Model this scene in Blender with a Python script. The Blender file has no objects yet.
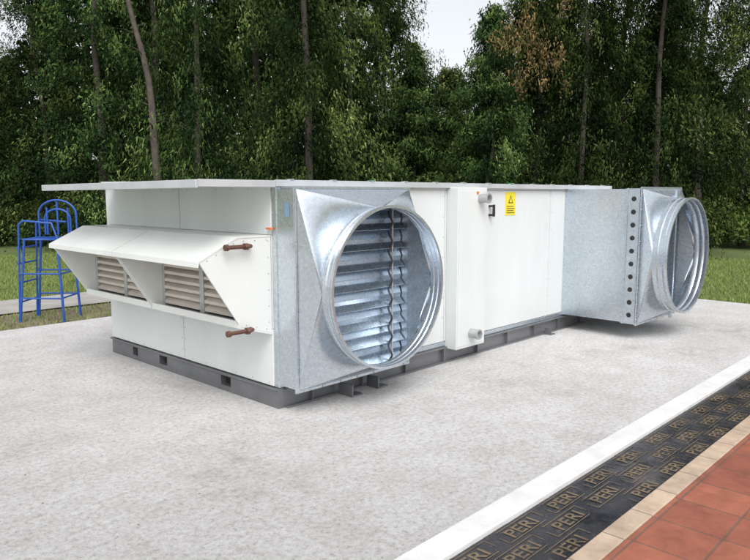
import bpy, bmesh, math, random
import numpy as np
from mathutils import Vector, Matrix, Euler
random.seed(7); rng=np.random.default_rng(7)
scene=bpy.context.scene
col=scene.collection
# ---------------------------------------------------------------- helpers
def link(o):
    col.objects.link(o); return o
def empty(name,loc=(0,0,0)):
    e=bpy.data.objects.new(name,None); e.location=loc; e.empty_display_size=.2
    return link(e)
def par(o,p):
    if p is not None:
        o.parent=p
        o.matrix_parent_inverse=(Matrix.Translation(p.location)@p.rotation_euler.to_matrix().to_4x4()).inverted()
    return o
def meshobj(name,V,F,mat,parent=None,bev=0,smooth=False,seg=2):
    me=bpy.data.meshes.new(name); me.from_pydata([tuple(v) for v in V],[],F); me.update()
    bm=bmesh.new(); bm.from_mesh(me); bmesh.ops.recalc_face_normals(bm,faces=bm.faces); bm.to_mesh(me); bm.free()
    o=bpy.data.objects.new(name,me); link(o)
    me.materials.append(mat)
    if smooth:
        for p in me.polygons: p.use_smooth=True
    if bev:
        m=o.modifiers.new('b','BEVEL'); m.width=bev; m.segments=seg; m.limit_method='ANGLE'
    return par(o,parent)
def box(name,x0,x1,y0,y1,z0,z1,mat,parent=None,bev=.003):
    V=[(x0,y0,z0),(x1,y0,z0),(x1,y1,z0),(x0,y1,z0),(x0,y0,z1),(x1,y0,z1),(x1,y1,z1),(x0,y1,z1)]
    F=[(0,3,2,1),(4,5,6,7),(0,1,5,4),(1,2,6,5),(2,3,7,6),(3,0,4,7)]
    return meshobj(name,V,F,mat,parent,bev)
def multibox(name,boxes,mat,parent=None,bev=0):
    V=[];F=[]
    for b in boxes:
        if len(b)==6:
            x0,x1,y0,y1,z0,z1=b
            vs=[(x0,y0,z0),(x1,y0,z0),(x1,y1,z0),(x0,y1,z0),(x0,y0,z1),(x1,y0,z1),(x1,y1,z1),(x0,y1,z1)]
        else: vs=b
        n=len(V); V+=vs
        F+=[tuple(n+i for i in f) for f in [(0,3,2,1),(4,5,6,7),(0,1,5,4),(1,2,6,5),(2,3,7,6),(3,0,4,7)]]
    return meshobj(name,V,F,mat,parent,bev)
def prismY(name,prof,y0,y1,mat,parent=None,bev=.002):
    n=len(prof)
    V=[(x,y0,z) for x,z in prof]+[(x,y1,z) for x,z in prof]
    F=[tuple(range(n)),tuple(range(2*n-1,n-1,-1))]+[(i,(i+1)%n,n+(i+1)%n,n+i) for i in range(n)]
    return meshobj(name,V,F,mat,parent,bev)
def lathe(name,prof,c,axis,mat,parent=None,seg=96,closed=False):
    V=[];F=[]
    for a,r in prof:
        for i in range(seg):
            t=2*math.pi*i/seg; p,q=r*math.cos(t),r*math.sin(t)
            if axis=='Y': V.append((c[0]+p,a,c[1]+q))
            elif axis=='X': V.append((a,c[0]+p,c[1]+q))
            else: V.append((c[0]+p,c[1]+q,a))
    for k in range(len(prof)-1):
        for i in range(seg):
            j=(i+1)%seg
            F.append((k*seg+i,k*seg+j,(k+1)*seg+j,(k+1)*seg+i))
    o=meshobj(name,V,F,mat,parent,0,True)
    o.data.set_sharp_from_angle(angle=math.radians(40))
    return o
def rivets(name,pts,axis,mat,parent,r=.006,h=.003):
    V=[];F=[];seg=8
    for p in pts:
        n=len(V)
        for hh,rr in ((0,r),(-h,r*.7)):
            for i in range(seg):
                a=2*math.pi*i/seg; u,v=rr*math.cos(a),rr*math.sin(a)
                V.append((p[0]+u,p[1]+hh,p[2]+v) if axis=='Y' else (p[0]+hh,p[1]+u,p[2]+v))
        F+=[(n+i,n+(i+1)%seg,n+seg+(i+1)%seg,n+seg+i) for i in range(seg)]+[tuple(n+seg+i for i in range(seg))]
    return meshobj(name,V,F,mat,parent)
def tube(name,paths,r,mat,parent=None,res=4):
    cu=bpy.data.curves.new(name,'CURVE'); cu.dimensions='3D'; cu.bevel_depth=r; cu.bevel_resolution=res; cu.use_fill_caps=True
    for pts in paths:
        s=cu.splines.new('POLY'); s.points.add(len(pts)-1)
        for i,p in enumerate(pts): s.points[i].co=(p[0],p[1],p[2],1)
    cu.materials.append(mat)
    o=bpy.data.objects.new(name,cu); link(o)
    return par(o,parent)
def tris(name,V,tint,mat,parent=None,me_only=False):
    n=len(V); me=bpy.data.meshes.new(name)
    me.vertices.add(n); me.vertices.foreach_set('co',V.astype(np.float32).ravel())
    me.loops.add(n); me.loops.foreach_set('vertex_index',np.arange(n,dtype=np.int32))
    me.polygons.add(n//3); me.polygons.foreach_set('loop_start',np.arange(0,n,3,dtype=np.int32))
    me.update(calc_edges=True)
    a=me.attributes.new('tint','FLOAT','POINT'); a.data.foreach_set('value',tint.astype(np.float32))
    me.materials.append(mat)
    if me_only: return me
    o=bpy.data.objects.new(name,me); link(o); return par(o,parent)
# ---------------------------------------------------------------- materials
def newmat(name):
    m=bpy.data.materials.new(name); m.use_nodes=True
    nt=m.node_tree; b=nt.nodes['Principled BSDF']; return m,nt,b
def N(nt,t,**k):
    n=nt.nodes.new(t)
    for a,v in k.items():
        try: setattr(n,a,v)
        except Exception: pass
    return n
def noise(nt,scale,detail=6,rough=.6,vec=None,stretch=None):
    tc=N(nt,'ShaderNodeTexCoord'); out=tc.outputs['Object']
    if stretch:
        mp=N(nt,'ShaderNodeMapping'); mp.inputs['Scale'].default_value=stretch
        nt.links.new(out,mp.inputs['Vector']); out=mp.outputs[0]
    n=N(nt,'ShaderNodeTexNoise'); n.inputs['Scale'].default_value=scale; n.inputs['Detail'].default_value=detail; n.inputs['Roughness'].default_value=rough
    nt.links.new(out,n.inputs['Vector']); return n
def ramp(nt,src,stops):
    r=N(nt,'ShaderNodeValToRGB'); e=r.color_ramp.elements
    while len(e)<len(stops): e.new(.5)
    for i,(p,c) in enumerate(stops):
        e[i].position=p; e[i].color=(*c,1) if len(c)==3 else c
    nt.links.new(src,r.inputs[0]); return r
def mix(nt,fac,a,b,mode='MIX'):
    m=N(nt,'ShaderNodeMix'); m.data_type='RGBA'; m.blend_type=mode
    if hasattr(fac,'links') or hasattr(fac,'is_linked'): nt.links.new(fac,m.inputs[0])
    else: m.inputs[0].default_value=fac
    for s,i in ((a,6),(b,7)):
        if isinstance(s,tuple): m.inputs[i].default_value=(*s,1)
        else: nt.links.new(s,m.inputs[i])
    return m.outputs[2]
def bump(nt,b,src,strength,dist=.01):
    bp=N(nt,'ShaderNodeBump'); bp.inputs['Strength'].default_value=strength; bp.inputs['Distance'].default_value=dist
    nt.links.new(src,bp.inputs['Height']); nt.links.new(bp.outputs[0],b.inputs['Normal'])
def simple(name,c,rough=.5,metal=0,var=.12,scale=3,bmp=0,bscale=60):
    m,nt,b=newmat(name)
    n=noise(nt,scale)
    r=ramp(nt,n.outputs[0],[(.3,tuple(x*(1-var) for x in c)),(.7,tuple(min(1,x*(1+var)) for x in c))])
    nt.links.new(r.outputs[0],b.inputs['Base Color'])
    b.inputs['Roughness'].default_value=rough; b.inputs['Metallic'].default_value=metal
    if bmp:
        n2=noise(nt,bscale,3); bump(nt,b,n2.outputs[0],bmp)
    return m
def mk_white(name,c=(.69,.725,.725)):
    m,nt,b=newmat(name)
    n=noise(nt,1.6,5,.65,stretch=(1.5,1.5,.35))
    r=ramp(nt,n.outputs[0],[(.3,tuple(x*.91 for x in c)),(.65,c)])
    n3=noise(nt,9,8,.75)
    r3=ramp(nt,n3.outputs[0],[(.58,(1,1,1)),(.8,(.86,.84,.81))])
    c1=mix(nt,.6,r.outputs[0],r3.outputs[0],'MULTIPLY')
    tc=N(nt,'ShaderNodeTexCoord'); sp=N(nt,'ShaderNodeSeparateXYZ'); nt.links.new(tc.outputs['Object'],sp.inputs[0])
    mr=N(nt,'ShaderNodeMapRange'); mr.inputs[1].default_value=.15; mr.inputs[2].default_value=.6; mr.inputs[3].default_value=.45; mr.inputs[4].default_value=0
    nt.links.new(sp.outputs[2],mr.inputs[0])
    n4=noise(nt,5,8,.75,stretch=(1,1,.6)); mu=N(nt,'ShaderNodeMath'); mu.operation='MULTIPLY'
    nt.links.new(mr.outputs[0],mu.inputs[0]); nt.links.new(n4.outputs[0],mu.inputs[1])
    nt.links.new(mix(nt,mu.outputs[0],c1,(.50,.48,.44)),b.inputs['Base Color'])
    b.inputs['Roughness'].default_value=.36
    n2=noise(nt,1.8,2,.4); bump(nt,b,n2.outputs[0],.22,.02)
    return m
M_white=mk_white('white_coated_steel')
M_white2=mk_white('white_coated_steel_hood',(.70,.72,.70))
M_cream=simple('cream_louvre_blades',(.64,.58,.51),.5,0,.1,5)
def mk_galv(name,c=(.64,.69,.735),rough=.29,metal=.88,sp=.07):
    m,nt,b=newmat(name)
    tc=N(nt,'ShaderNodeTexCoord')
    v=N(nt,'ShaderNodeTexVoronoi'); v.inputs['Scale'].default_value=55
    nt.links.new(tc.outputs['Object'],v.inputs['Vector'])
    sep=N(nt,'ShaderNodeSeparateColor'); nt.links.new(v.outputs['Color'],sep.inputs[0])
    r=ramp(nt,sep.outputs[0],[(0,tuple(x*(1-sp) for x in c)),(1,tuple(x*(1+sp) for x in c))])
    n=noise(nt,1.5,4)
    r2=ramp(nt,n.outputs[0],[(.3,(.84,.87,.91)),(.7,(1,1,1))])
    nt.links.new(mix(nt,1,r.outputs[0],r2.outputs[0],'MULTIPLY'),b.inputs['Base Color'])
    mr=N(nt,'ShaderNodeMapRange'); mr.inputs[3].default_value=rough-.03; mr.inputs[4].default_value=rough+.05
    nt.links.new(sep.outputs[1],mr.inputs[0]); nt.links.new(mr.outputs[0],b.inputs['Roughness'])
    b.inputs['Metallic'].default_value=metal
    n2=noise(nt,1.8,2,.4); bump(nt,b,n2.outputs[0],.3,.02)
    return m
M_galv=mk_galv('galvanised_sheet')
M_galv_b=mk_galv('galvanised_damper',(.50,.58,.66),.28,.88,.03)
M_frame=simple('base_frame_steel',(.22,.225,.235),.42,.65,.15,3)
M_dark=simple('interior_shade',(.02,.02,.02),.8,0,.2,4)  # near-black colour standing in for shade inside openings
M_black=simple('black_rubber',(.015,.015,.015),.5,0,.2,4)
M_rub=simple('grey_edge_seal',(.035,.037,.04),.5,0,.2,4)
M_copper=simple('oxidised_copper_pipe',(.14,.07,.05),.45,.4,.25,20)
M_greyp=simple('grey_pipe_end',(.46,.47,.48),.4,.5,.1,20)
M_grill=simple('grille_frame_aluminium',(.50,.51,.50),.4,.4,.1,20)
M_blue=simple('blue_painted_tube',(.02,.08,.34),.35,0,.15,10)
M_yel=simple('yellow_label',(.80,.66,.03),.4,0,.04,10)
M_orange=simple('orange_tag',(.7,.15,.03),.4,0,.1,10)
M_bluet=simple('blue_tag',(.20,.30,.42),.4,0,.1,10)
M_green=simple('green_clip',(.05,.3,.12),.4,0,.1,10)
M_roof=simple('roof_sheet',(.50,.52,.54),.42,.15,.1,3)
def mk_conc():
    m,nt,b=newmat('rough_concrete')
    n1=noise(nt,.55,7,.65); n2=noise(nt,30,10,.85); n3=noise(nt,3,8,.75); n5=noise(nt,1.1,6,.7)
    tc=N(nt,'ShaderNodeTexCoord'); v=N(nt,'ShaderNodeTexVoronoi'); v.inputs['Scale'].default_value=60; nt.links.new(tc.outputs['Object'],v.inputs['Vector'])
    r1=ramp(nt,n1.outputs[0],[(.3,(.65,.645,.635)),(.7,(.80,.795,.79))])
    r2=ramp(nt,n2.outputs[0],[(.36,(.42,.41,.39)),(.46,(.80,.79,.785)),(.60,(1,1,1))])
    r3=ramp(nt,n3.outputs[0],[(.32,(.80,.79,.78)),(.6,(1,1,1))])
    r4=ramp(nt,v.outputs['Distance'],[(.10,(.50,.47,.43)),(.30,(1,1,1))])
    r5=ramp(nt,n5.outputs[0],[(.32,(.80,.78,.75)),(.42,(1,1,1))])
    c=mix(nt,1,r1.outputs[0],r2.outputs[0],'MULTIPLY'); c=mix(nt,.8,c,r3.outputs[0],'MULTIPLY'); c=mix(nt,.45,c,r4.outputs[0],'MULTIPLY'); c=mix(nt,.8,c,r5.outputs[0],'MULTIPLY')
    nt.links.new(c,b.inputs['Base Color']); b.inputs['Roughness'].default_value=.9
    b.inputs['Specular IOR Level'].default_value=.2
    bump(nt,b,n2.outputs[0],1,.014)
    return m
M_conc=mk_conc()
M_conc2=simple('smooth_concrete_strip',(.62,.62,.61),.85,0,.12,4,.3,60)
M_soil=simple('soil',(.17,.135,.10),.95,0,.4,3,.8,30)
M_path=simple('path_concrete',(.36,.34,.32),.9,0,.15,3,.3,40)
def mk_black():
    m,nt,b=newmat('film_faced_plywood')
    n=noise(nt,4,6,.7); n2=noise(nt,40,6,.8); n3=noise(nt,2.2,8,.7)
    r=ramp(nt,n.outputs[0],[(.35,(.012,.012,.016)),(.75,(.045,.044,.05))])
    r2=ramp(nt,n2.outputs[0],[(.55,(0,0,0)),(.8,(.25,.23,.21))])
    c=mix(nt,.5,r.outputs[0],r2.outputs[0],'ADD')
    r3=ramp(nt,n3.outputs[0],[(.54,(0,0,0)),(.75,(.09,.08,.075))])
    nt.links.new(mix(nt,.8,c,r3.outputs[0],'ADD'),b.inputs['Base Color'])
    rr=ramp(nt,n.outputs[0],[(.35,(.20,)*3),(.7,(.5,)*3)]); nt.links.new(rr.outputs[0],b.inputs['Roughness'])
    bump(nt,b,n2.outputs[0],.15,.004)
    return m
M_ply=mk_black()
def mk_letter():
    m,nt,b=newmat('worn_brown_stamp_ink')
    n=noise(nt,16,8,.8); n2=noise(nt,2.5,5,.6)
    r=ramp(nt,n.outputs[0],[(.34,(.05,.042,.034)),(.48,(.17,.125,.075))])
    r2=ramp(nt,n2.outputs[0],[(.35,(.65,.65,.65)),(.55,(1,1,1))])
    nt.links.new(mix(nt,1,r.outputs[0],r2.outputs[0],'MULTIPLY'),b.inputs['Base Color']); b.inputs['Roughness'].default_value=.45
    return m
M_letter=mk_letter()
def mk_tile(name,c1,c2,mortar,w,h,ms,off=0):
    m,nt,b=newmat(name)
    tc=N(nt,'ShaderNodeTexCoord'); br=N(nt,'ShaderNodeTexBrick')
    br.offset=off; br.inputs['Scale'].default_value=1; br.inputs['Brick Width'].default_value=w; br.inputs['Row Height'].default_value=h
    br.inputs['Mortar Size'].default_value=ms; br.inputs['Color1'].default_value=(*c1,1); br.inputs['Color2'].default_value=(*c2,1); br.inputs['Mortar'].default_value=(*mortar,1)
    nt.links.new(tc.outputs['Object'],br.inputs['Vector'])
    n=noise(nt,6,8,.7); r=ramp(nt,n.outputs[0],[(.3,(.62,.60,.58)),(.65,(1.05,1.05,1.05))])
    nt.links.new(mix(nt,1,br.outputs['Color'],r.outputs[0],'MULTIPLY'),b.inputs['Base Color'])
    b.inputs['Roughness'].default_value=.5
    iv=N(nt,'ShaderNodeMath'); iv.operation='SUBTRACT'; iv.inputs[0].default_value=1; nt.links.new(br.outputs['Fac'],iv.inputs[1])
    bump(nt,b,iv.outputs[0],.6,.004)
    return m
M_tile=mk_tile('terracotta_tiles',(.37,.125,.075),(.28,.09,.055),(.19,.10,.07),.30,.30,.006)
M_border=mk_tile('sandstone_border',(.56,.43,.32),(.46,.36,.27),(.25,.2,.15),.33,4.0,.005)
def mk_ground():
    m,nt,b=newmat('grass_ground')
    n=noise(nt,.5,6,.6); n2=noise(nt,14,8,.8)
    r=ramp(nt,n.outputs[0],[(.3,(.13,.18,.05)),(.7,(.20,.26,.09))])
    r2=ramp(nt,n2.outputs[0],[(.3,(.6,.6,.5)),(.6,(1,1,1))])
    nt.links.new(mix(nt,1,r.outputs[0],r2.outputs[0],'MULTIPLY'),b.inputs['Base Color'])
    b.inputs['Roughness'].default_value=.95; bump(nt,b,n2.outputs[0],1,.05); return m
M_ground=mk_ground()
def mk_leaf(name,stops,objvar=.25,hue=.0):
    m=bpy.data.materials.new(name); m.use_nodes=True; nt=m.node_tree
    nt.nodes.remove(nt.nodes['Principled BSDF'])
    b=N(nt,'ShaderNodeBsdfDiffuse')
    at=N(nt,'ShaderNodeAttribute'); at.attribute_name='tint'
    r=ramp(nt,at.outputs['Fac'],stops)
    oi=N(nt,'ShaderNodeObjectInfo'); hs=N(nt,'ShaderNodeHueSaturation')
    mr=N(nt,'ShaderNodeMapRange'); mr.inputs[3].default_value=1-objvar; mr.inputs[4].default_value=1+objvar
    nt.links.new(oi.outputs['Random'],mr.inputs[0]); nt.links.new(mr.outputs[0],hs.inputs['Value'])
    if hue:
        mm=N(nt,'ShaderNodeMath'); mm.operation='PINGPONG'; mm.inputs[1].default_value=.13; nt.links.new(oi.outputs['Random'],mm.inputs[0])
        mh=N(nt,'ShaderNodeMapRange'); mh.inputs[2].default_value=.13; mh.inputs[3].default_value=.5-hue; mh.inputs[4].default_value=.5+hue*.3
        nt.links.new(mm.outputs[0],mh.inputs[0]); nt.links.new(mh.outputs[0],hs.inputs['Hue'])
    nt.links.new(r.outputs[0],hs.inputs['Color'])
    nt.links.new(hs.outputs[0],b.inputs[0])
    nt.links.new(b.outputs[0],nt.nodes['Material Output'].inputs[0])
    return m
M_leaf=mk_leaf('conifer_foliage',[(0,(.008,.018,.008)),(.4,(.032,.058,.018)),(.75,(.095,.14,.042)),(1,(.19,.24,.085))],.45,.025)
M_leafd=mk_leaf('distant_foliage',[(0,(.006,.014,.007)),(.6,(.02,.04,.014)),(1,(.06,.10,.03))])  # greens darkened to paint in the shade of gaps between front trees
M_dry=mk_leaf('dried_foliage',[(0,(.08,.065,.028)),(1,(.28,.20,.09))])
M_grass=mk_leaf('grass_blades',[(0,(.13,.18,.05)),(1,(.28,.34,.12))],.05)
M_bush=mk_leaf('bush_leaves',[(0,(.04,.07,.02)),(.5,(.12,.19,.05)),(1,(.24,.33,.11))])
M_bark=simple('bark',(.085,.07,.06),.95,0,.4,9,.8,30)
# ---------------------------------------------------------------- ground
def sheet(name,x0,x1,y0,y1,z,mat):
    return meshobj(name,[(x0,y0,z),(x1,y0,z),(x1,y1,z),(x0,y1,z)],[(0,1,2,3)],mat)
sheet('ground',-400,500,-400,500,-.07,M_ground)
box('concrete_slab',-7,10.93,1.888,8.63,-.2,0,M_conc,None,.006)
box('kerb_strip',-7,10.95,1.735,1.8875,-.2,.006,M_conc2,None,.006)
sheet('soil',-12,9.5,8.64,10.05,-.055,M_soil)
sheet('path',-12,8.2,10.05,11.35,-.035,M_path)
box('terracotta_pavement',-7,12,-6,1.228,-.2,-.004,M_tile,None,.003)
box('stone_border',-7,12,1.23,1.34,-.2,.002,M_border,None,.005)
ply=empty('plywood_formwork',(2,1.54,-.02))
x=-7
k=0
while x<10.9:
    w=1.22
    box('panel_%d'%k,x,min(x+w-.004,10.93),1.343,1.733,-.05,-.02+.0015*(k%2),M_ply,ply,.001); x+=w; k+=1
fc=bpy.data.curves.new('lettering_src','FONT'); fc.body='PERI'; fc.size=.100; fc.align_x='CENTER'; fc.offset=.0015
fo=link(bpy.data.objects.new('lettering_src',fc)); bpy.context.view_layer.update()
fm=bpy.data.meshes.new_from_object(fo.evaluated_get(bpy.context.evaluated_depsgraph_get()))
fv=np.array([v.co[:] for v in fm.vertices]); ff=[tuple(p.vertices) for p in fm.polygons]
bpy.data.objects.remove(fo)
V=[];F=[]
def addstrip(a,b,w,z):
    a=np.array(a);b=np.array(b); d=(b-a)/np.linalg.norm(b-a); n=np.array([-d[1],d[0]])*w/2
    i=len(V)
    for p in (a-n,b-n,b+n,a+n): V.append((p[0],p[1],z))
    F.append((i,i+1,i+2,i+3))
zl=-.0165
for row in range(3):
    yb=1.365+row*.130
    xx=-1.0+(.21 if row%2 else 0)
    while xx<10.7:
        if random.random()<.92:
            n=len(V); sx=1.3; jx=random.uniform(-.012,.012)
            for v in fv: V.append((xx+jx+v[0]*sx,yb+v[1],zl))
            F+=[tuple(n+i for i in f) for f in ff]
            wv=.175
            addstrip((xx-wv,yb-.014),(xx+wv-.03,yb-.014),.005,zl)
            addstrip((xx-wv+.03,yb+.088),(xx+wv,yb+.088),.005,zl)
            addstrip((xx-wv,yb-.014),(xx-wv,yb+.05),.005,zl)
            addstrip((xx+wv,yb+.088),(xx+wv,yb+.02),.005,zl)
        xx+=.42
meshobj('stamped_lettering',V,F,M_letter,ply)
V=[]
for i in range(420):
    x=rng.uniform(-1,10.5); y=rng.uniform(1.95,8.5); s=rng.uniform(.003,.010); a=rng.uniform(0,6.3)
    for k in range(3):
        V.append((x+s*math.cos(a+k*2.1),y+s*.6*math.sin(a+k*2.1),.003+.004*(k==1)))
tris('leaf_litter',np.array(V),np.repeat(rng.random(420),3),M_dry)
# ---------------------------------------------------------------- air handling unit
X0,X1,Y0,Y1=3.08,8.45,3.93,6.63
ZB,ZT=.16,1.665
ahu=empty('air_handling_unit',(5.7,5.2,0))
box('casing_core',X0+.012,X1-.012,Y0+.012,Y1-.012,ZB,ZT-.004,M_greyp,ahu,0)
def ypanel(a,b,z0=ZB+.045,z1=ZT-.03): box('side_panel',a+.004,b-.004,Y0-.004,Y0+.02,z0,z1,M_white,ahu,.004)
ypanel(X0+.05,4.42); ypanel(4.42,5.06); ypanel(5.06,5.56); ypanel(5.56,7.0); ypanel(7.0,X1-.05)
for a,b in ((X0-.002,X0+.048),(X1-.048,X1+.002)):
    box('corner_post',a,b,Y0-.006,Y0+.045,ZB,ZT,M_galv,ahu,.006)
    box('corner_post',a,b,Y1-.045,Y1+.004,ZB,ZT,M_white,ahu,.006)
box('bottom_rail',X0+.05,X1-.05,Y0-.007,Y0+.02,ZB,ZB+.042,M_galv,ahu,.003)
box('top_rail',X0+.05,X1-.05,Y0-.007,Y0+.02,ZT-.027,ZT,M_white,ahu,.003)
ymid=5.24
for a,b in ((Y0+.048,ymid),(ymid,Y1-.048)):
    box('end_panel_low',X0-.008,X0+.02,a+.004,b-.004,ZB+.006,.60,M_white,ahu,.004)
    box('end_panel_mid',X0-.004,X0+.02,a+.004,b-.004,.603,1.30,M_white,ahu,.004)
    box('end_panel_top',X0-.008,X0+.02,a+.004,b-.004,1.303,ZT-.002,M_white,ahu,.004)
rivets('end_panel_screws',[(X0-.008,y,z) for y in np.arange(4.03,6.6,.215) for z in (.19,)]+[(X0-.008,y,1.635) for y in np.arange(4.03,6.6,.215)]+[(X0-.008,y,z) for y in (5.215,5.265) for z in (.25,.35,.45,.53)],'X',M_greyp,ahu,.006)
rivets('side_panel_screws',[(x,Y0-.0045,z) for x in (4.445,5.035,5.59,6.97,7.03) for z in np.arange(.25,1.62,.19)],'Y',M_greyp,ahu,.006)
box('far_end_panel',X1-.02,X1+.006,Y0+.05,Y1-.05,ZB,ZT-.002,M_white,ahu,.004)
box('rear_panel',X0+.05,X1-.05,Y1-.02,Y1+.003,ZB,ZT-.002,M_white,ahu,.004)
def roof(x0,x1,y0,y1,z0a,z1a,z0b,z1b,name,mat):
    V=[(x0,y0,z0a),(x1,y0,z0a),(x1,y1,z0b),(x0,y1,z0b),(x0,y0,z1a),(x1,y0,z1a),(x1,y1,z1b),(x0,y1,z1b)]
    return meshobj(name,V,[(0,3,2,1),(4,5,6,7),(0,1,5,4),(1,2,6,5),(2,3,7,6),(3,0,4,7)],mat,ahu,.003)
roof(X0-.03,X1+.02,Y0-.03,6.66,ZT+.003,1.695,ZT+.002,1.72,'roof_sheet',M_white)
roof(2.42,X0-.0325,Y0-.03,6.42,1.664,1.69,1.655,1.675,'intake_canopy',M_white)
roof(2.398,2.4185,Y0-.045,6.43,1.640,1.694,1.628,1.680,'canopy_lip',M_roof)
box('canopy_side_lip',2.42,X0-.0325,Y0-.046,Y0-.0315,1.648,1.697,M_roof,ahu,.002)
box('roof_drip_edge',X0-.03,X1+.02,Y0-.046,Y0-.0315,1.655,1.702,M_roof,ahu,.002)
cl=[]
xx=X0+.1
while xx<X1:
    cl.append((xx,xx+.035,Y0-.052,Y0-.01,1.7025,1.709)); xx+=.42
multibox('roof_clips',cl,M_greyp,ahu)
multibox('roof_clip_green',[(4.02,4.06,Y0-.05,Y0-.02,1.7028,1.712),(6.1,6.14,Y0-.05,Y0-.02,1.7028,1.712)],M_green,ahu)
base=[]
segs=[(Y0,4.55),(4.69,5.55),(5.69,6.1),(6.2,Y1)]
for a,b in segs: base.append((X0-.004,X0+.05,a,b,.045,.125))
base+= [(X0-.004,X0+.05,Y0,Y1,0,.0445),(X0-.004,X0+.05,Y0,Y1,.1255,ZB-.003)]
multibox('base_frame_end',base,M_frame,ahu,0)
box('base_frame_flange',X0-.03,X0-.0045,Y0,Y1,.146,ZB-.003,M_frame,ahu,.002)
multibox('base_frame_side',[(X0+.051,X1,Y0,Y0+.012,0,ZB-.003),(X0+.051,X1,Y0-.035,Y0-.001,0,.014),(X0+.051,X1,Y0-.035,Y0-.001,ZB-.02,ZB-.004)],M_frame,ahu,.002)
multibox('base_stiffeners',[(x,x+.012,Y0-.034,Y0-.001,.0145,ZB-.0205) for x in np.arange(X0+.3,X1,.55)],M_frame,ahu)
multibox('fork_slot_shade_fill',[(X0+.052,X0+.1,Y0+.05,Y1,.01,ZB-.01)],M_dark,ahu)  # dark block added behind the slots as painted shade
box('base_frame_back',X0,X1,Y1-.05,Y1,0,ZB-.003,M_frame,ahu,.003)
box('base_frame_far',X1-.05,X1,Y0+.02,Y1-.06,0,ZB-.003,M_frame,ahu,.003)
multibox('base_cross_members',[(3.66,3.78,Y0-.19,Y0-.037,0,.012),(3.66,3.672,Y0-.19,Y0-.037,.0125,.10),(3.98,4.10,Y0-.17,Y0-.037,0,.012),(3.98,3.992,Y0-.17,Y0-.037,.0125,.10),(6.9,6.99,Y0-.12,Y0-.037,0,.012),(6.9,6.91,Y0-.12,Y0-.037,.0125,.08)],M_frame,ahu,.002)
def hood(y0,y1,tag):
    t=.014
    P=[(X0-.009,1.29),(2.78,1.29),(2.47,1.14),(2.79,.66),(X0-.009,.575)]
    prismY('hood_cheek_'+tag+'a',P,y0,y0+t,M_white2,ahu)
    prismY('hood_cheek_'+tag+'b',P,y1-t,y1,M_white2,ahu)
    a,b=y0-.003,y1+.003
    prismY('hood_top_'+tag,[(X0-.009,1.2905),(X0-.009,1.302),(2.775,1.302),(2.455,1.147),(2.452,1.108),(2.462,1.108),(2.468,1.14),(2.78,1.2905)],a,b,M_white2,ahu,.001)
    prismY('hood_tray_'+tag,[(X0-.009,.563),(X0-.009,.5745),(2.79,.659),(2.79,.70),(2.778,.70),(2.778,.648)],a,b,M_white2,ahu,.001)
    rivets('hood_rivets_'+tag,[(3.045,y0-.0005,z) for z in np.arange(.66,1.28,.12)]+[(2.83+.1*i,y0-.0005,1.27) for i in range(3)]+[(2.84+.09*i,y0-.0005,.665-.026*i) for i in range(3)]+[(2.53+i*.072,y0-.0005,1.15+.035*i) for i in range(4)],'Y',M_greyp,ahu,.005)
    xg=2.87
    g0,g1=y0+t+.001,y1-t-.001
    zb,zt=.645,1.285
    box('hood_shade_panel_'+tag,xg+.09,xg+.1,g0,g1,zb,zt,M_dark,ahu,0)  # dark sheet paints the shade seen between grille blades
    fr=[(xg,xg+.04,g0,g0+.035,zb,zt),(xg,xg+.04,g1-.035,g1,zb,zt),(xg,xg+.04,g0+.0355,g1-.0355,zt-.035,zt),(xg,xg+.04,g0+.0355,g1-.0355,zb,zb+.03)]
    ym=(g0+g1)/2
    fr.append((xg-.004,xg+.042,ym-.028,ym+.028,zb+.0305,zt-.0355))
    multibox('grille_frame_'+tag,fr,M_grill,ahu,.003)
    sl=[]
    z=zb+.06
    while z<zt-.05:
        for a,b in ((g0+.037,ym-.03),(ym+.03,g1-.037)):
            xa,xb=xg+.002,xg+.07; h=.05
            sl.append([(xa,a,z-.012),(xb,a,z+h-.004),(xb,b,z+h-.004),(xa,b,z-.012),(xa,a,z+.012),(xb,a,z+h+.004),(xb,b,z+h+.004),(xa,b,z+.012)])
        z+=.062
    multibox('grille_blades_'+tag,sl,M_cream,ahu,.002)
hood(3.985,5.225,'near'); hood(5.245,6.485,'far')
for z,tag in ((1.235,'upper'),(.635,'lower')):
    yy=3.935
    tube('copper_pipe_'+tag,[[(2.66,yy,z),(2.84,yy,z),(2.865,yy+.012,z),(2.872,yy+.05,z)]],.015,M_copper,ahu)
    lathe('pipe_cap_'+tag,[(2.642,.0),(2.642,.022),(2.665,.023),(2.668,.016)],(yy,z),'X',M_copper,ahu,24)
    lathe('pipe_nut_'+tag,[(2.80,.015),(2.80,.026),(2.828,.026),(2.828,.015)],(yy,z),'X',M_copper,ahu,6)
box('header_cabinet',5.08,5.54,3.79,3.925,.135,1.66,M_white,ahu,.006)
box('header_cabinet_door',5.09,5.53,3.785,3.7895,.16,1.63,M_white,ahu,.002)
for xx,z,r in ((5.42,1.56,.042),(5.30,.27,.045)):
    lathe('coil_stub',[(3.785,r),(3.70,r),(3.698,r+.006),(3.68,r+.006),(3.68,r-.008),(3.72,r-.01),(3.72,0)],(xx,z),'Y',M_greyp,ahu,32)
multibox('small_red_plug',[(5.36,5.385,3.775,3.785,1.60,1.625)],M_orange,ahu)
multibox('door_handle',[(5.765,5.80,Y0-.05,Y0-.005,1.38,1.40),(5.765,5.80,Y0-.05,Y0-.005,1.47,1.49),(5.765,5.80,Y0-.065,Y0-.0505,1.375,1.495)],M_black,ahu,.004)
lab=box('warning_label',6.07,6.26,Y0-.008,Y0-.0045,1.38,1.62,M_yel,ahu,0)
def ytri(name,pts,y,mat): return meshobj(name,[(a,y,b) for a,b in pts],[tuple(range(len(pts)))],mat,ahu)
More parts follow.
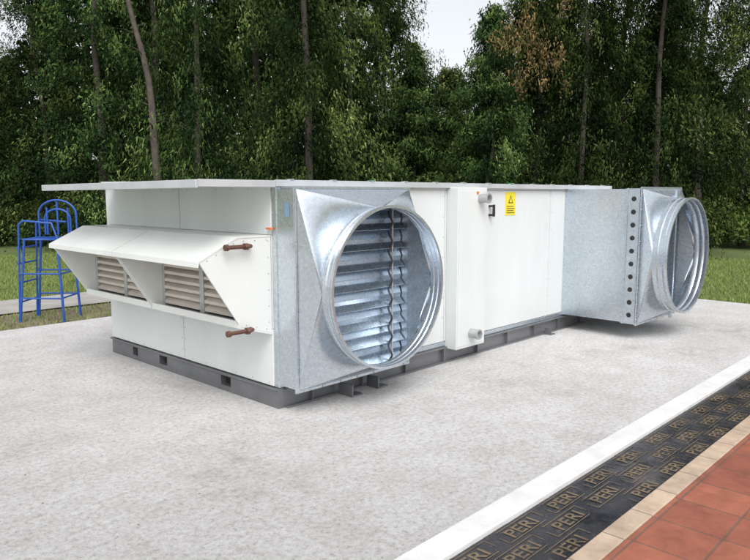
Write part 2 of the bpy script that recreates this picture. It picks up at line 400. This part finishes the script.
ytri('label_symbol',[(6.12,1.505),(6.21,1.505),(6.165,1.59)],Y0-.0095,M_black)
ytri('label_symbol_inner',[(6.137,1.514),(6.193,1.514),(6.165,1.573)],Y0-.0105,M_yel)
multibox('label_text',[(6.09,6.24-.02*(i%2),Y0-.0095,Y0-.0082,1.402+i*.022,1.409+i*.022) for i in range(4)],M_black,ahu)
multibox('orange_tag',[(3.04,3.0705,3.95,4.0,1.345,1.357)],M_orange,ahu)
# ---------------------------------------------------------------- duct transitions
def transition(name,x0,x1,z0,z1,ybk,ycf,yt,yf,cx,cz,r,damper):
    e=empty(name,((x0+x1)/2,(ycf+yf)/2,cz))
    t=.003
    V=[];F=[]
    for y in (ybk,ycf):
        V+=[(x0,y,z0),(x1,y,z0),(x1,y,z1),(x0,y,z1)]
    for i in range(4): F.append((i,(i+1)%4,4+(i+1)%4,4+i))
    o=meshobj('square_duct',V,F,M_galv,e); m=o.modifiers.new('s','SOLIDIFY'); m.thickness=t; m.offset=-1
    w=.022
    yy=ycf
    multibox('front_flange',[(x0-w,x1+w,yy-.006,yy+.008,z1+.001,z1+w),(x0-w,x1+w,yy-.006,yy+.008,z0-w,z0-.001),(x0-w,x0-.001,yy-.006,yy+.008,z0,z1),(x1+.001,x1+w,yy-.006,yy+.008,z0,z1)],M_galv,e,.002)
    rivets('flange_bolts',[(x0-w/2,yy-.006,z) for z in np.linspace(z0+.05,z1-.05,9)]+[(x,yy-.006,z0-w/2) for x in np.linspace(x0+.05,x1-.05,7)],'Y',M_greyp,e,.008,.006)
    seg=96; C=[(x1,z1),(x0,z1),(x0,z0),(x1,z0)]
    V=[(a,ycf-.006,b) for a,b in C]; F=[]
    for i in range(seg):
        a=2*math.pi*i/seg; V.append((cx+r*math.cos(a),yt,cz+r*math.sin(a)))
    q=seg//4
    for k in range(4):
        for i in range(q):
            a=4+(k*q+i)%seg; b=4+(k*q+i+1)%seg
            F.append((k,a,b))
        F.append((k,4+((k+1)*q)%seg,(k+1)%4))
    o=meshobj('square_to_round',V,F,M_galv,e,0,True)
    card={4,4+q,4+2*q,4+3*q}
    for ed in o.data.edges:
        a,b=ed.vertices
        if (a<4 and (b in card or b<4)) or (b<4 and a in card): ed.use_edge_sharp=True
    m=o.modifiers.new('s','SOLIDIFY'); m.thickness=t
    L=yt-yf
    prof=[(yt,r),(yt-.28*L,r),(yt-.33*L,r+.009),(yt-.38*L,r),(yt-.66*L,r),(yt-.71*L,r+.009),(yt-.76*L,r),(yf+.02,r),(yf+.018,r+.014),(yf,r+.014),(yf,r-.006),(yf+.01,r-.006),(yt-.76*L,r-.006),(yt-.71*L,r-.001),(yt-.66*L,r-.006),(yt-.38*L,r-.006),(yt-.33*L,r-.001),(yt-.28*L,r-.006),(yt,r-.006)]
    lathe('round_spigot',prof,(cx,cz),'Y',M_galv,e,128)
    if damper:
        yd=ycf+.07
        n=9; h=(z1-z0-.04)/n; bl=[]
        xa,xb=x0+.012,x1-.012
        for i in range(n):
            z=z0+.02+i*h
            def quad(ya,za,yb_,zb_,th):
                return [(xa,ya,za),(xb,ya,za),(xb,yb_,zb_),(xa,yb_,zb_),(xa,ya+.0001,za+th),(xb,ya+.0001,za+th),(xb,yb_+.0001,zb_+th),(xa,yb_+.0001,zb_+th)]
            bl.append(quad(yd-.045,z+.012,yd+.005,z+h*.38,.005))
            bl.append(quad(yd+.0055,z+h*.385,yd-.004,z+h*.62,.005))
            bl.append(quad(yd-.0035,z+h*.625,yd+.02,z+h*1.02,.004))
        multibox('damper_blades',bl,M_galv_b,e,.0015)
        pts=[]
        xs=4.09
        for i in range(n*12+1):
            z=z0+.02+i*h/12
            pts.append((xs+.007*math.sin(i/12*2*math.pi),yd-.055+.018*math.cos(i/12*2*math.pi),z))
        tube('damper_linkage',[pts],.008,M_rub,e)
        tube('damper_linkage_bar',[[(xs+.03,yd-.05,z0+.02),(xs+.03,yd-.05,z1-.02)]],.008,M_greyp,e)
        box('damper_shade_panel',x0+.01,x1-.01,ybk-.004,ybk-.001,z0+.005,z1-.005,M_dark,e,0)  # dark sheet over the white casing, painted shade behind the blades
    else:
        box('inner_back',x0+.01,x1-.01,ybk-.004,ybk-.001,z0+.005,z1-.005,M_galv_b,e,0)
        multibox('inner_brace',[(cx+.08,cx+.11,yt+.03,yt+.06,z0+.005,z1-.005)],M_galv_b,e,.003)
    return e
d1=transition('square_to_round_duct',3.085,4.29,.185,1.635,3.925,3.715,3.50,3.385,3.735,.905,.60,True)
d2=transition('square_to_round_duct',7.33,8.46,.18,1.655,3.924,3.02,2.84,2.68,7.86,.92,.63,False)
box('duct_joint_strip',7.322,7.3285,3.17,3.20,.17,1.66,M_galv,d2,.001)
box('connector_strip',7.315,7.3285,3.035,3.165,.17,1.66,M_galv,d2,.002)
for i in range(10):
    z=.27+i*.142
    lathe('bolt_hole',[(7.3135,.0),(7.3135,.027)],(3.10,z),'X',M_dark,d2,24)
multibox('connector_side_lips',[(7.30,7.3145,3.030,3.036,.165,1.665),(7.30,7.3145,3.164,3.17,.165,1.665)],M_galv,d2)
multibox('collar_lip',[(3.065,3.0835,3.70,3.7155,.17,1.645)],M_galv,d1)
multibox('blue_sticker',[(3.0795,3.0835,3.78,3.83,1.44,1.54)],M_bluet,d1)
# ---------------------------------------------------------------- blue ladder chair
ch=empty('metal_ladder_chair',(3.475,9.31,-.04)); ch.rotation_euler=(0,0,math.radians(-46.3))
Mc=Matrix.Translation(ch.location)@ch.rotation_euler.to_matrix().to_4x4()
def T(p):
    q=Mc@Vector(p); return (q.x,q.y,q.z)
def tc(name,paths,r=.014): return tube(name,[[T(p) for p in s] for s in paths],r,M_blue,ch)
def arch(x0,x1,y,zb,zt,n=16):
    pts=[(x0,y,zb)]
    c=(x0+x1)/2; rr=(x1-x0)/2
    for i in range(n+1):
        a=math.pi-math.pi*i/n; pts.append((c+rr*math.cos(a),y,zt-rr*.75+rr*.75*math.sin(a)))
    pts.append((x1,y,zb)); return pts
tc('legs',[[(-.16,-.22,1.06),(-.26,-.25,-.02)],[(-.16,.22,1.06),(-.26,.25,-.02)],[(.26,-.22,1.06),(.31,-.25,-.02)],[(.26,.22,1.06),(.31,.25,-.02)]],.016)
tc('backrest',[arch(-.16,.34,.20,1.06,1.56),arch(-.08,.26,.20,1.10,1.44),[(.09,.20,1.1),(.09,.20,1.54)],[(-.05,.20,1.1),(-.05,.20,1.46)],[(.23,.20,1.1),(.23,.20,1.46)]],.013)
tc('armrests',[[(-.28,-.22,-.02),(-.22,-.22,1.25),(-.16,-.22,1.30),(.2,-.22,1.27),(.27,-.22,1.06)],[(-.28,.24,-.02),(-.22,.24,1.25),(-.16,.22,1.30),(.2,.20,1.27)]],.013)
tc('rungs',[[(-.25,-.24,z),(-.25,.25,z)] for k,z in enumerate((.25,.5,.75,.95))]+[[(-.24,-.245,z),(.29,-.245,z)] for z in (.3,.62)]+[[(-.24,.245,z),(.29,.245,z)] for z in (.3,.62)]+[[(.29,-.24,z),(.29,.24,z)] for z in (.3,.62)],.011)
tc('seat_frame',[[(-.18,-.22,1.06),(.27,-.22,1.06),(.27,.22,1.06),(-.18,.22,1.06),(-.18,-.22,1.06)]]+[[(-.18+.075*k,-.22,1.06),(-.18+.075*k,.22,1.06)] for k in range(1,6)],.013)
# ---------------------------------------------------------------- vegetation
FWD=(0.7235,0.6904); RT=(0.6904,-0.7235)
def place(q,D): return (D*(FWD[0]+RT[0]*q), D*(FWD[1]+RT[1]*q))
def leaves(C,dirs,size,wid,tint):
    n=len(C)
    d=dirs/np.linalg.norm(dirs,axis=1,keepdims=True)
    r=rng.normal(size=(n,3)); s=np.cross(d,r); s/=np.linalg.norm(s,axis=1,keepdims=True)+1e-9
    L=size*rng.uniform(.5,1.5,(n,1)); W=wid*rng.uniform(.5,1.5,(n,1))
    V=np.empty((n,3,3)); V[:,0]=C-d*L*.5+s*W*.5; V[:,1]=C-d*L*.5-s*W*.5; V[:,2]=C+d*L*.5
    return V.reshape(-1,3),np.repeat(tint,3)
def crown(name,H,R,zmin,nb,nodes,per,mat,size=.095,wid=.042,droop=.5,topw=2.2):
    Cs=[];Ds=[];Ts=[]
    for b in range(nb):
        f=rng.random()**.9
        z=zmin+(H-zmin)*f
        rr=R*(1-f**topw)**.8*rng.uniform(.40,1.35)+.25
        if f<.12: rr*=.75
        a=rng.uniform(0,2*math.pi); u=np.array([math.cos(a),math.sin(a),0])
        side=np.array([-u[1],u[0],0])
        up=rng.uniform(.1,.6); tb=np.clip(rng.normal(.48,.29),.0,1.1)
        curl=rng.normal(0,.25)
        for k in range(nodes):
            s=.3+.7*(k+rng.random())/nodes
            c=u*rr*s+side*curl*rr*s*s+np.array([0,0,z+rr*(up*s-droop*1.1*s*s)])
            c=c+rng.normal(size=3)*.08
            sg=.06+.08*rr/2*(1.15-abs(s-.65))
            n=int(per*rng.uniform(.4,1.6))
            off=rng.normal(size=(n,3))*sg; off[:,2]*=.7; off[:,2]-=np.abs(rng.normal(size=n))*.20
            Cs.append(c+off)
            dd=u*.35+np.array([0,0,-.65])+rng.normal(size=(n,3))*.42
            Ds.append(dd)
            Ts.append(np.clip(tb*.75+.46*s-.26+off[:,2]*.9+rng.normal(0,.10,n),0,1))  # shade painted into tint: inner and hanging leaves darker, plus random bough tone
    V,t=leaves(np.concatenate(Cs),np.concatenate(Ds),size,wid,np.concatenate(Ts))
    return tris(name,V,t,mat,me_only=True)
def trunk_mesh(name,H,r,bend,branches=10,zb=1.0,blen=1.5):
    V=[];F=[]
    def limb(pts,rads,seg=8):
        n0=len(V)
        for (p,rd) in zip(pts,rads):
            for i in range(seg):
                a=2*math.pi*i/seg; V.append((p[0]+rd*math.cos(a),p[1]+rd*math.sin(a),p[2]))
        for k in range(len(pts)-1):
            for i in range(seg):
                j=(i+1)%seg; F.append((n0+k*seg+i,n0+k*seg+j,n0+(k+1)*seg+j,n0+(k+1)*seg+i))
    n=16; ph=random.uniform(0,6)
    def cen(t): return (bend*t*t*H*.1+.09*math.sin(t*7+ph)+.04*math.sin(t*19+ph),.09*math.sin(t*5+ph*2),t*H-.1)
    limb([cen(i/n) for i in range(n+1)],[r*(1-.85*i/n)*(1.5 if i==0 else 1) for i in range(n+1)])
    for b in range(branches):
        t=random.uniform(zb/H,.9); c=cen(t); a=random.uniform(0,6.28); L=blen*random.uniform(.5,1.2)*(1-t*.6)
        pts=[(c[0]+math.cos(a)*L*s,c[1]+math.sin(a)*L*s,c[2]+L*(.45*s-.3*s*s)) for s in (0,.3,.65,1)]
        limb(pts,[r*.3*(1-t*.5)*q for q in (1,.7,.45,.15)],6)
    me=bpy.data.meshes.new(name); me.from_pydata(V,[],F); me.materials.append(M_bark)
    for p in me.polygons: p.use_smooth=True
    return me
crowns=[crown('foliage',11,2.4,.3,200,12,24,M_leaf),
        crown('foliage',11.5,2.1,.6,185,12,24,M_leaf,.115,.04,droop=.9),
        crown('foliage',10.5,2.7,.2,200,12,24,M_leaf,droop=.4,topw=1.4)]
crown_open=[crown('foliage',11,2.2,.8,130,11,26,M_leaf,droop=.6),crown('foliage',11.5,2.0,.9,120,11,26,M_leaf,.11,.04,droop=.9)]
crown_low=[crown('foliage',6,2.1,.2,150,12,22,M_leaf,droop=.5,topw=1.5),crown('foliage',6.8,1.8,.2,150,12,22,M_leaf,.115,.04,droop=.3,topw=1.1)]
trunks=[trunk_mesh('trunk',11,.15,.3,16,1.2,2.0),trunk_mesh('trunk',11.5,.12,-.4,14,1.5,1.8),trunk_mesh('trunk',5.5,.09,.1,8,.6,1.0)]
def tree(name,q,D,kind,hs=1,ws=1,var=0,rot=None):
    x,y=place(q,D)
    e=empty(name,(x,y,-.07))
    rot=random.uniform(0,6.28) if rot is None else rot
    cm={'d':crowns,'o':crown_open,'l':crown_low}[kind]
    tm=trunks[2] if kind=='l' else trunks[var%2]
    for me,n in ((cm[var%len(cm)],'foliage'),(tm,'trunk')):
        o=link(bpy.data.objects.new(n,me)); o.location=(x,y,-.07); o.rotation_euler=(0,0,rot); o.scale=(ws,ws,hs); par(o,e)
    return e
U=lambda u:(u-375)/686.4
front=[(-210,21,'d',1,1,0),(-130,23,'d',1.1,1,1),(-62,22,'d',1,1,2),(-6,24.5,'l',1.0,1.1,0),(48,22.5,'d',.84,.85,1),(103,20.5,'d',1.1,1,2),
 (158,20.5,'o',1.1,1,0),(200,16.9,'d',1.15,.8,1),(258,18.5,'d',1.05,.95,2),(308,16.2,'d',1.1,.75,0),(352,18.2,'d',1.0,.8,1),(382,20,'d',.95,.6,0),
 (412,18.2,'l',.78,.85,1),(448,20,'l',.86,.9,0),(490,17.2,'l',.90,.8,1),(535,18.5,'d',.78,.75,2),(580,17.3,'d',1.0,.7,1),(618,19.5,'o',1.0,.95,0),(560,22,'d',.80,.8,0),
 (655,18,'o',1.05,.8,1),(695,20,'o',1.0,.9,0),(660,24,'d',.74,.8,1),(742,22,'o',1.0,.7,1),(805,21,'o',1,1,0),(860,22,'d',1.1,1,0),(940,20,'d',1,1,1)]
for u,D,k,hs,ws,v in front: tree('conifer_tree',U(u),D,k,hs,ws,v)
for u,D,b,rz,sd in ((158,16.0,-1.2,-46,.115),):
    x,y=place(U(u),D)
    o=link(bpy.data.objects.new('slender_tree',trunk_mesh('slender_trunk',10,sd,b,14,3,1.2))); o.location=(x,y,-.07); o.rotation_euler=(0,0,math.radians(rz))
x,y=place(U(526),16.7)
Cs=[]
for j in range(30):
    c=np.array([x,y,4.9])+rng.normal(size=3)*np.array([.38,.38,.5]); Cs.append(c+rng.normal(size=(60,3))*np.array([.09,.09,.15]))
C=np.concatenate(Cs); n=len(C)
V,t=leaves(C,rng.normal(size=(n,3))*.4+np.array([0,0,-.7]),.09,.035,rng.random(n)); tris('dried_bough',V,t,M_dry)
# distant tree mass (one object)
Vs=[];Ts=[]
for i in range(44):
    u=-350+i*34+random.uniform(-10,10); D=random.uniform(27,33)
    if 400<u<515: H=random.uniform(4.2,5.4); D=31
    elif -20<u<35: H=random.uniform(7.0,8.2)
    elif u>540: H=random.uniform(7.0,9.6)
    else: H=random.uniform(9,13)
    x,y=place(U(u),D); n=int(1000*H/7)
    f=rng.random(n); a=rng.uniform(0,6.28,n); rr=2.3*np.sqrt(rng.random(n))*(1-f**3)+.1
    lump=1+.25*np.sin(f*H*2.1+a*2+i)
    C=np.stack([x+np.cos(a)*rr*lump,y+np.sin(a)*rr*lump,f*H],1)
    V,t=leaves(C,rng.normal(size=(n,3))*.6+np.array([0,0,-.4]),.5,.3,np.clip(rng.normal(.45,.25,n),0,1)); Vs.append(V);Ts.append(t)
tris('distant_trees',np.concatenate(Vs),np.concatenate(Ts),M_leafd)
def bush(name,q,D,R,H,mat,n=6000):
    x,y=place(q,D); cs=[]
    k=9
    for j in range(k):
        a=random.uniform(0,6.28); rr=R*random.uniform(0,.7); c=np.array([x+math.cos(a)*rr,y+math.sin(a)*rr,H*random.uniform(.25,.75)])
        o_=rng.normal(size=(n//k,3)); o_/=np.linalg.norm(o_,axis=1,keepdims=True); o_*=(R*.45*rng.random((n//k,1))**.4)
        o_[:,2]*=H/R*.6; cs.append(c+o_)
    C=np.concatenate(cs); C=C[C[:,2]>0]
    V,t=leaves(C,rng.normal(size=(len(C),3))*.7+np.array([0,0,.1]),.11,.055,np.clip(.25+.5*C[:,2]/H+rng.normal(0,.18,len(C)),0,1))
    return tris(name,V,t,mat)
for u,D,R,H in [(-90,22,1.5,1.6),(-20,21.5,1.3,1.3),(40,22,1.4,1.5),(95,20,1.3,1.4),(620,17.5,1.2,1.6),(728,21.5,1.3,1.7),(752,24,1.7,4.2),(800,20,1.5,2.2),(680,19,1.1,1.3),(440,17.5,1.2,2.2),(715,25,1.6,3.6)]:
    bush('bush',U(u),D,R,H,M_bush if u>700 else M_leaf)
def blades(n,x0,x1,y0,y1):
    P=np.stack([rng.uniform(x0,x1,n),rng.uniform(y0,y1,n),np.full(n,-.07)],1)
    h=rng.uniform(.03,.08,n); a=rng.uniform(0,6.28,n); w=.007
    V=np.empty((n,3,3)); s=np.stack([np.cos(a)*w,np.sin(a)*w,np.zeros(n)],1)
    V[:,0]=P-s; V[:,1]=P+s; V[:,2]=P+np.stack([rng.normal(0,.03,n),rng.normal(0,.03,n),h],1)
    return V.reshape(-1,3),np.repeat(rng.random(n),3)
A=[blades(90000,-3,9,11.35,20),blades(80000,10.95,19,-2,8),blades(9000,-1,9,8.75,10.0)]
# tufts thin out across the soil strip
tris('grass',np.concatenate([a[0] for a in A]),np.concatenate([a[1] for a in A]),M_grass)
# ---------------------------------------------------------------- light
w=bpy.data.worlds.new('World'); scene.world=w; w.use_nodes=True; nt=w.node_tree
bg=nt.nodes['Background']; sky=nt.nodes.new('ShaderNodeTexSky'); sky.sky_type='NISHITA'; sky.sun_disc=False
S=Vector((-.45,-.62,1.0)).normalized()
sky.sun_elevation=math.asin(S.z); sky.sun_rotation=math.atan2(S.x,S.y); sky.dust_density=4; sky.air_density=1.0; sky.ozone_density=1
hs=nt.nodes.new('ShaderNodeHueSaturation'); hs.inputs['Saturation'].default_value=.2; hs.inputs['Value'].default_value=1.65
nt.links.new(sky.outputs[0],hs.inputs['Color']); nt.links.new(hs.outputs[0],bg.inputs[0]); bg.inputs[1].default_value=.15
sl=bpy.data.lights.new('sun','SUN'); sl.energy=.75; sl.angle=math.radians(35); sl.color=(1,.985,.96)
so=link(bpy.data.objects.new('sun',sl)); so.rotation_euler=S.to_track_quat('Z','Y').to_euler(); so.location=(0,0,20)
# ---------------------------------------------------------------- camera
cd=bpy.data.cameras.new('camera'); cam=link(bpy.data.objects.new('camera',cd)); cam.location=(0,0,1.6)
cam.rotation_euler=(math.radians(90-7.2),0,math.radians(43.66-90)); cd.sensor_width=36; cd.lens=36*681/750; cd.clip_end=2000; cd.clip_start=.05
scene.camera=cam
scene.view_settings.view_transform='Standard'; scene.view_settings.look='None'; scene.view_settings.exposure=0
